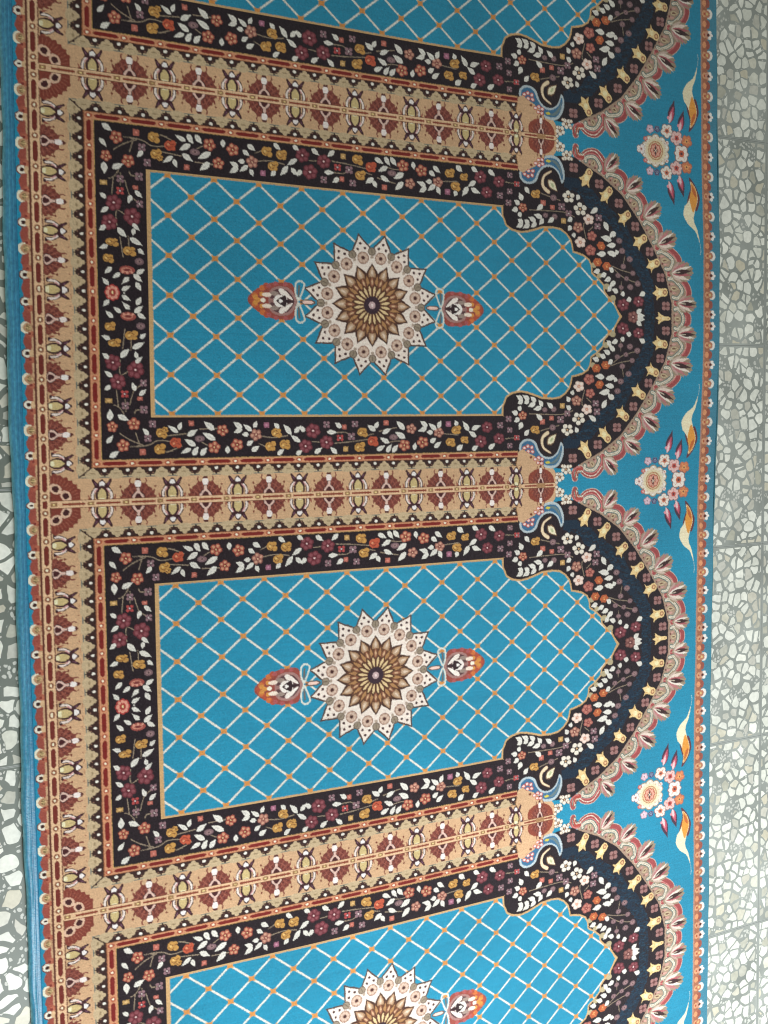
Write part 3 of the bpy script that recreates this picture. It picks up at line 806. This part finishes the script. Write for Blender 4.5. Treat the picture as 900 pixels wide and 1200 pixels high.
nr,nc=col.shape[:2]
col=col*(1+rng.normal(0,.085,(nr,nc,1)))+rng.normal(0,.004,(nr,nc,1))
col=col*(1+.05*np.repeat(rng.normal(0,.6,(nr,1,1)),nc,1))           # faint weft bands
col=np.clip(col*1.0,0.004,.85).astype(np.float32)
Uc,Vc=np.meshgrid(uk,vk)
lum=col.mean(2)
Z=swell(Uc,Vc)+rng.normal(0,.00014,Uc.shape)
m_pile,nt,b=material('woven_pile',.92,.12)
at=node(nt,'ShaderNodeAttribute',attribute_name='knots')
b.inputs['Sheen Weight'].default_value=.2; b.inputs['Sheen Roughness'].default_value=.6
tc=node(nt,'ShaderNodeTexCoord'); ns=node(nt,'ShaderNodeTexNoise',Scale=420.0,Detail=2.0)
link(nt,tc.outputs['Object'],ns.inputs['Vector'])
n2=node(nt,'ShaderNodeTexNoise',Scale=4.0,Detail=6.0); link(nt,tc.outputs['Object'],n2.inputs['Vector'])
mr=node(nt,'ShaderNodeMapRange'); mr.inputs['To Min'].default_value=.87; mr.inputs['To Max'].default_value=1.10; mr.inputs['From Min'].default_value=.3; mr.inputs['From Max'].default_value=.7
link(nt,n2.outputs['Fac'],mr.inputs['Value'])
mx=node(nt,'ShaderNodeVectorMath',operation='SCALE'); link(nt,at.outputs['Color'],mx.inputs[0]); link(nt,mr.outputs['Result'],mx.inputs['Scale'])
link(nt,mx.outputs['Vector'],b.inputs['Base Color'])
bp=node(nt,'ShaderNodeBump',Strength=.35,Distance=.0008); link(nt,ns.outputs['Fac'],bp.inputs['Height']); link(nt,bp.outputs['Normal'],b.inputs['Normal'])
carpet=bpy.data.objects.new('carpet',None); C.objects.link(carpet); carpet.location=(0,0,-.009); carpet.empty_display_size=.2
carpet['label']='long machine woven prayer carpet with turquoise arched niches, lying on the terrazzo floor'; carpet['category']='carpet'
bpy.context.view_layer.update()
def child(name,me,mat):
    o=link_obj(name,me,mat,carpet); o.matrix_parent_inverse=Matrix.Translation((0,0,.009)); return o
child('woven_pile',grid_mesh('woven_pile',Uc,Vc,Z,col),m_pile)
# overlocked turquoise edge on the left: a padded roll with stitched cord lines, running down to the floor
m_edge,nt,b=material('edge_yarn',.34,.6)
tc=node(nt,'ShaderNodeTexCoord'); mp_=node(nt,'ShaderNodeMapping'); mp_.inputs['Scale'].default_value=(260,160,260)
ns=node(nt,'ShaderNodeTexNoise',Scale=1.0,Detail=3.0,Roughness=.6); link(nt,tc.outputs['Object'],mp_.inputs['Vector']); link(nt,mp_.outputs['Vector'],ns.inputs['Vector'])
rp=node(nt,'ShaderNodeValToRGB'); rp.color_ramp.elements[0].color=(*lin((196,204,208)),1); rp.color_ramp.elements[0].position=.3; rp.color_ramp.elements[1].color=(1,1,1,1); rp.color_ramp.elements[1].position=.7
link(nt,ns.outputs['Fac'],rp.inputs['Fac']); ea=node(nt,'ShaderNodeAttribute',attribute_name='knots'); em=node(nt,'ShaderNodeVectorMath',operation='MULTIPLY'); link(nt,rp.outputs['Color'],em.inputs[0]); link(nt,ea.outputs['Color'],em.inputs[1]); link(nt,em.outputs[0],b.inputs['Base Color'])
wv=node(nt,'ShaderNodeTexNoise',Scale=1.0,Detail=2.0); mp2=node(nt,'ShaderNodeMapping'); mp2.inputs['Scale'].default_value=(160,900,160); link(nt,tc.outputs['Object'],mp2.inputs['Vector']); link(nt,mp2.outputs['Vector'],wv.inputs['Vector'])
bp=node(nt,'ShaderNodeBump',Strength=.3,Distance=.0008); link(nt,wv.outputs['Fac'],bp.inputs['Height']); link(nt,bp.outputs['Normal'],b.inputs['Normal'])
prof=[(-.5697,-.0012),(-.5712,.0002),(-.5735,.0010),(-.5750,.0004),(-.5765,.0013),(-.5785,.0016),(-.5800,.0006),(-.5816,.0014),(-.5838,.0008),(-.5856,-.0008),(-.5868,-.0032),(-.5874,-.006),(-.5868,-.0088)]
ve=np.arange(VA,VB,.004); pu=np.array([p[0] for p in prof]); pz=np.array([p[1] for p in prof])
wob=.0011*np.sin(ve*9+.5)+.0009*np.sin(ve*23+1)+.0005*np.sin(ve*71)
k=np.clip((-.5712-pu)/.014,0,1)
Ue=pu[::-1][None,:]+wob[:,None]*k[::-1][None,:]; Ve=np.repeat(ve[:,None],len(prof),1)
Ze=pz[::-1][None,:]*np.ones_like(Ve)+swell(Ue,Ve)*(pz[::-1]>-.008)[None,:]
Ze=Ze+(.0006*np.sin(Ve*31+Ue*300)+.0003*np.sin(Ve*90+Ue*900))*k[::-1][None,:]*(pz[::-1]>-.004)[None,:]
ycol=lin(np.array([(120,200,214),(126,204,218),(120,198,216),(96,176,200),(70,150,184),(60,140,176),(78,164,192),(60,142,178),(44,126,164),(66,150,184),(44,130,168),(38,124,162),(36,120,158)]))   # cords of the overlocking; gloss highlight painted in by paling the outermost
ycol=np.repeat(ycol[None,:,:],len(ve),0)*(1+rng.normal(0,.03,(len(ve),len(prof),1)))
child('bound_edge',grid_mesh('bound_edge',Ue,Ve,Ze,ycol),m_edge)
# thin selvedge on the right, turning down to the floor
m_sel,nt,b=material('selvedge_yarn',.8,.2); b.inputs['Base Color'].default_value=(*lin((70,122,134)),1)
prof=[(.7235,-.0004),(.7255,-.0008),(.7275,-.002),(.7288,-.005),(.7290,-.0088)]
pu=np.array([p[0] for p in prof])[::-1]; pz=np.array([p[1] for p in prof])[::-1]
Ue=pu[None,:]+.0006*np.sin(ve*40)[:,None]; Ve=np.repeat(ve[:,None],len(prof),1)
me=grid_mesh('selvedge',Ue,Ve,pz[None,:]+np.zeros_like(Ve)); me.flip_normals(); child('selvedge',me,m_sel)
# jute backing under the pile
m_back,nt,b=material('jute_backing',.95,.1); b.inputs['Base Color'].default_value=(*lin((150,128,96)),1)
ub=np.linspace(-.582,.724,60); vb=np.linspace(VA+.001,VB-.001,120); Ub,Vb=np.meshgrid(ub,vb)
child('backing',grid_mesh('backing',Ub,Vb,swell(Ub,Vb)*.8-.0032),m_back)

# ------------------------------------------------------------------ terrazzo floor
FZ=-.0095
bmv=[(-6,-6,FZ),(6,-6,FZ),(6,6,FZ),(-6,6,FZ)]
me=bpy.data.meshes.new('floor'); me.from_pydata(bmv,[],[(0,1,2,3)]); me.update()
m_fl,nt,b=material('terrazzo',.45,.4)
tc=node(nt,'ShaderNodeTexCoord'); rot=node(nt,'ShaderNodeMapping'); rot.inputs['Rotation'].default_value=(0,0,math.radians(-.5))
link(nt,tc.outputs['Object'],rot.inputs['Vector'])
sp=node(nt,'ShaderNodeSeparateXYZ'); link(nt,rot.outputs['Vector'],sp.inputs[0])
def M(op,a,b_=None,c=None):
    n=node(nt,'ShaderNodeMath',operation=op)
    for i,x in enumerate((a,b_,c)):
        if x is None: continue
        if isinstance(x,(int,float)): n.inputs[i].default_value=x
        else: link(nt,x,n.inputs[i])
    return n.outputs[0]
T=.3915; PX=0.8625; PY=0.2504; SH=0.1703
tx=M('DIVIDE',M('SUBTRACT',sp.outputs[0],PX),T); ci=M('FLOOR',tx); fx=M('SUBTRACT',tx,ci)
odd=M('LESS_THAN',ci,-3.5)
ty=M('DIVIDE',M('SUBTRACT',M('SUBTRACT',sp.outputs[1],PY),M('MULTIPLY',odd,SH)),T); ri=M('FLOOR',ty); fy=M('SUBTRACT',ty,ri)
dx=M('MINIMUM',fx,M('SUBTRACT',1.0,fx)); dy=M('MINIMUM',fy,M('SUBTRACT',1.0,fy)); dm=M('MINIMUM',dx,dy)
tid=M('ADD',M('MULTIPLY',ci,7.31),M('MULTIPLY',ri,3.77))
# every tile has its own scatter of stone chips
dn=node(nt,'ShaderNodeTexNoise',Scale=38.0,Detail=1.5); link(nt,tc.outputs['Object'],dn.inputs['Vector'])
ds=node(nt,'ShaderNodeVectorMath',operation='SUBTRACT'); ds.inputs[1].default_value=(.5,.5,.5); link(nt,dn.outputs['Color'],ds.inputs[0])
dk=node(nt,'ShaderNodeVectorMath',operation='SCALE'); dk.inputs['Scale'].default_value=.014; link(nt,ds.outputs[0],dk.inputs[0])
ad=node(nt,'ShaderNodeVectorMath',operation='ADD'); link(nt,rot.outputs['Vector'],ad.inputs[0]); link(nt,dk.outputs[0],ad.inputs[1])
cz=node(nt,'ShaderNodeCombineXYZ'); link(nt,M('MULTIPLY',tid,.37),cz.inputs[0]); link(nt,M('MULTIPLY',tid,.91),cz.inputs[1])
ad2=node(nt,'ShaderNodeVectorMath',operation='ADD'); link(nt,ad.outputs[0],ad2.inputs[0]); link(nt,cz.outputs[0],ad2.inputs[1])
scl=M('SUBTRACT',47.0,M('MULTIPLY',odd,10.0))
sv=node(nt,'ShaderNodeVectorMath',operation='SCALE'); link(nt,ad2.outputs[0],sv.inputs[0]); link(nt,scl,sv.inputs['Scale'])
ve_=node(nt,'ShaderNodeTexVoronoi',feature='DISTANCE_TO_EDGE',voronoi_dimensions='2D',Scale=1.0,Randomness=.92); link(nt,sv.outputs[0],ve_.inputs['Vector'])
vc=node(nt,'ShaderNodeTexVoronoi',feature='F1',voronoi_dimensions='2D',Scale=1.0,Randomness=.92); link(nt,sv.outputs[0],vc.inputs['Vector'])
sc=node(nt,'ShaderNodeSeparateColor'); link(nt,vc.outputs['Color'],sc.inputs[0])
thr=M('ADD',M('ADD',.045,M('MULTIPLY',odd,.03)),M('MULTIPLY',sc.outputs[0],.13))
keep=M('GREATER_THAN',sc.outputs[1],.10)
sz=M('LESS_THAN',vc.outputs['Distance'],M('ADD',.52,M('MULTIPLY',sc.outputs[0],.2)))
edge=node(nt,'ShaderNodeMapRange'); edge.inputs['From Min'].default_value=-.016; edge.inputs['From Max'].default_value=.016; link(nt,M('SUBTRACT',ve_.outputs['Distance'],thr),edge.inputs['Value'])
inm=M('GREATER_THAN',dm,.010)
chip=M('MULTIPLY',M('MULTIPLY',M('MULTIPLY',edge.outputs['Result'],keep),sz),inm)
# smaller chips in the gaps
sv2=node(nt,'ShaderNodeVectorMath',operation='SCALE'); link(nt,ad2.outputs[0],sv2.inputs[0]); sv2.inputs['Scale'].default_value=150.0
v3=node(nt,'ShaderNodeTexVoronoi',feature='F1',voronoi_dimensions='2D',Scale=1.0); link(nt,sv2.outputs[0],v3.inputs['Vector'])
s3=node(nt,'ShaderNodeSeparateColor'); link(nt,v3.outputs['Color'],s3.inputs[0])
small=M('MULTIPLY',M('MULTIPLY',M('LESS_THAN',v3.outputs['Distance'],.36),M('GREATER_THAN',s3.outputs[0],.80)),M('MULTIPLY',M('SUBTRACT',1.0,M('GREATER_THAN',ve_.outputs['Distance'],.07)),inm))
small=M('MULTIPLY',small,M('SUBTRACT',1.0,M('GREATER_THAN',chip,.05)))
small=M('MAXIMUM',small,M('MULTIPLY',M('MULTIPLY',M('LESS_THAN',v3.outputs['Distance'],.40),M('GREATER_THAN',s3.outputs[0],.45)),M('MULTIPLY',M('SUBTRACT',1.0,keep),inm)))
cr=node(nt,'ShaderNodeValToRGB'); cr.color_ramp.interpolation='LINEAR'
E_=cr.color_ramp.elements; E_[0].position=0; E_[0].color=(*lin((190,188,172)),1); E_[1].position=1; E_[1].color=(*lin((244,243,232)),1)
for p_,c_ in ((.12,(206,204,194)),(.2,(214,206,184)),(.28,(226,226,214)),(.7,(236,236,226))): e_=E_.new(p_); e_.color=(*lin(c_),1)
link(nt,sc.outputs[2],cr.inputs['Fac'])
fn=node(nt,'ShaderNodeTexNoise',Scale=120.0,Detail=4.0); link(nt,tc.outputs['Object'],fn.inputs['Vector'])
fm=node(nt,'ShaderNodeMapRange'); fm.inputs['To Min'].default_value=.88; fm.inputs['To Max'].default_value=1.06; fm.inputs['From Min'].default_value=.3; fm.inputs['From Max'].default_value=.7; link(nt,fn.outputs['Fac'],fm.inputs['Value'])
cs_=node(nt,'ShaderNodeVectorMath',operation='SCALE'); link(nt,cr.outputs['Color'],cs_.inputs[0]); link(nt,fm.outputs['Result'],cs_.inputs['Scale'])
mn=node(nt,'ShaderNodeTexNoise',Scale=9.0,Detail=5.0); link(nt,tc.outputs['Object'],mn.inputs['Vector'])
mc=node(nt,'ShaderNodeValToRGB'); mc.color_ramp.elements[0].position=.3; mc.color_ramp.elements[0].color=(*lin((140,144,138)),1); mc.color_ramp.elements[1].position=.7; mc.color_ramp.elements[1].color=(*lin((172,176,170)),1)
link(nt,mn.outputs['Fac'],mc.inputs['Fac'])
def mix(f,a,b_):
    n=node(nt,'ShaderNodeMix',data_type='RGBA'); link(nt,f,n.inputs[0]); 
    for i,x in ((6,a),(7,b_)):
        if isinstance(x,tuple): n.inputs[i].default_value=(*x,1)
        else: link(nt,x,n.inputs[i])
    return n.outputs[2]
md=mix(odd,mc.outputs['Color'],tuple(lin((116,122,114))))
c1=mix(small,md,tuple(lin((206,206,198))))
c2=mix(chip,c1,cs_.outputs[0])
joint=M('LESS_THAN',dm,.0032)
c3=mix(joint,c2,tuple(lin((176,180,176))))
joint2=M('LESS_THAN',dm,.0014); c3=mix(joint2,c3,tuple(lin((120,122,118))))
gn=node(nt,'ShaderNodeTexNoise',Scale=14.0,Detail=8.0,Roughness=.7); link(nt,tc.outputs['Object'],gn.inputs['Vector'])
gm=node(nt,'ShaderNodeMapRange'); gm.inputs['From Min'].default_value=.35; gm.inputs['From Max'].default_value=.62; gm.inputs['To Min'].default_value=.88; gm.inputs['To Max'].default_value=1.03; link(nt,gn.outputs['Fac'],gm.inputs['Value'])
gs=node(nt,'ShaderNodeVectorMath',operation='SCALE'); link(nt,c3,gs.inputs[0]); link(nt,gm.outputs['Result'],gs.inputs['Scale'])
link(nt,gs.outputs[0],b.inputs['Base Color'])
rr=M('ADD',.42,M('MULTIPLY',chip,-.10)); link(nt,rr,b.inputs['Roughness'])
bp=node(nt,'ShaderNodeBump',Strength=.25,Distance=.001); link(nt,M('ADD',M('MULTIPLY',chip,.3),M('MULTIPLY',joint,-1.0)),bp.inputs['Height']); link(nt,bp.outputs['Normal'],b.inputs['Normal'])
fl=link_obj('floor',me,m_fl); fl['kind']='structure'

# ------------------------------------------------------------------ light: soft daylight from a wide window beyond the near end
w=bpy.data.worlds.new('World'); scene.world=w; w.use_nodes=True
bg=w.node_tree.nodes['Background']; bg.inputs[0].default_value=(.95,.99,.90,1); bg.inputs[1].default_value=0.33
la=bpy.data.lights.new('window_light','AREA'); la.shape='RECTANGLE'; la.size=1.8; la.size_y=1.4; la.energy=26.5; la.color=(.93,.98,1.0)
lo=bpy.data.objects.new('window_light',la); C.objects.link(lo); lo.location=(.35,-2.15,1.9)
la.spread=math.radians(78)
lo.rotation_euler=(Vector((.2,-1.1,0))-Vector(lo.location)).to_track_quat('-Z','Y').to_euler()

# ------------------------------------------------------------------ camera
R=[[0.8781337, 0.0079805, -0.4783488], [-0.043708, 0.9970176, -0.0636039], [0.4764146, 0.0767604, 0.8758636]]; Tt=[0.002255, -0.03224, 1.874905]
R=np.array(R); Tt=np.array(Tt); cc=-R.T@Tt; D=np.diag([1,-1,-1])
pos=D@cc; right=D@R[0]; down=D@R[1]; fwd=D@R[2]
cam=bpy.data.cameras.new('camera'); co=bpy.data.objects.new('camera',cam); C.objects.link(co)
m=Matrix(((right[0],-down[0],-fwd[0],pos[0]),(right[1],-down[1],-fwd[1],pos[1]),(right[2],-down[2],-fwd[2],pos[2]),(0,0,0,1)))
co.matrix_world=m
cam.sensor_fit='VERTICAL'; cam.sensor_height=24; cam.lens=1350.0/1200*24; cam.clip_start=.05; cam.clip_end=100
scene.camera=co
scene.render.resolution_x=768; scene.render.resolution_y=1024
scene.cycles.filter_width=1.1
scene.view_settings.view_transform='Standard'; scene.view_settings.look='None'; scene.view_settings.exposure=0; scene.view_settings.gamma=1
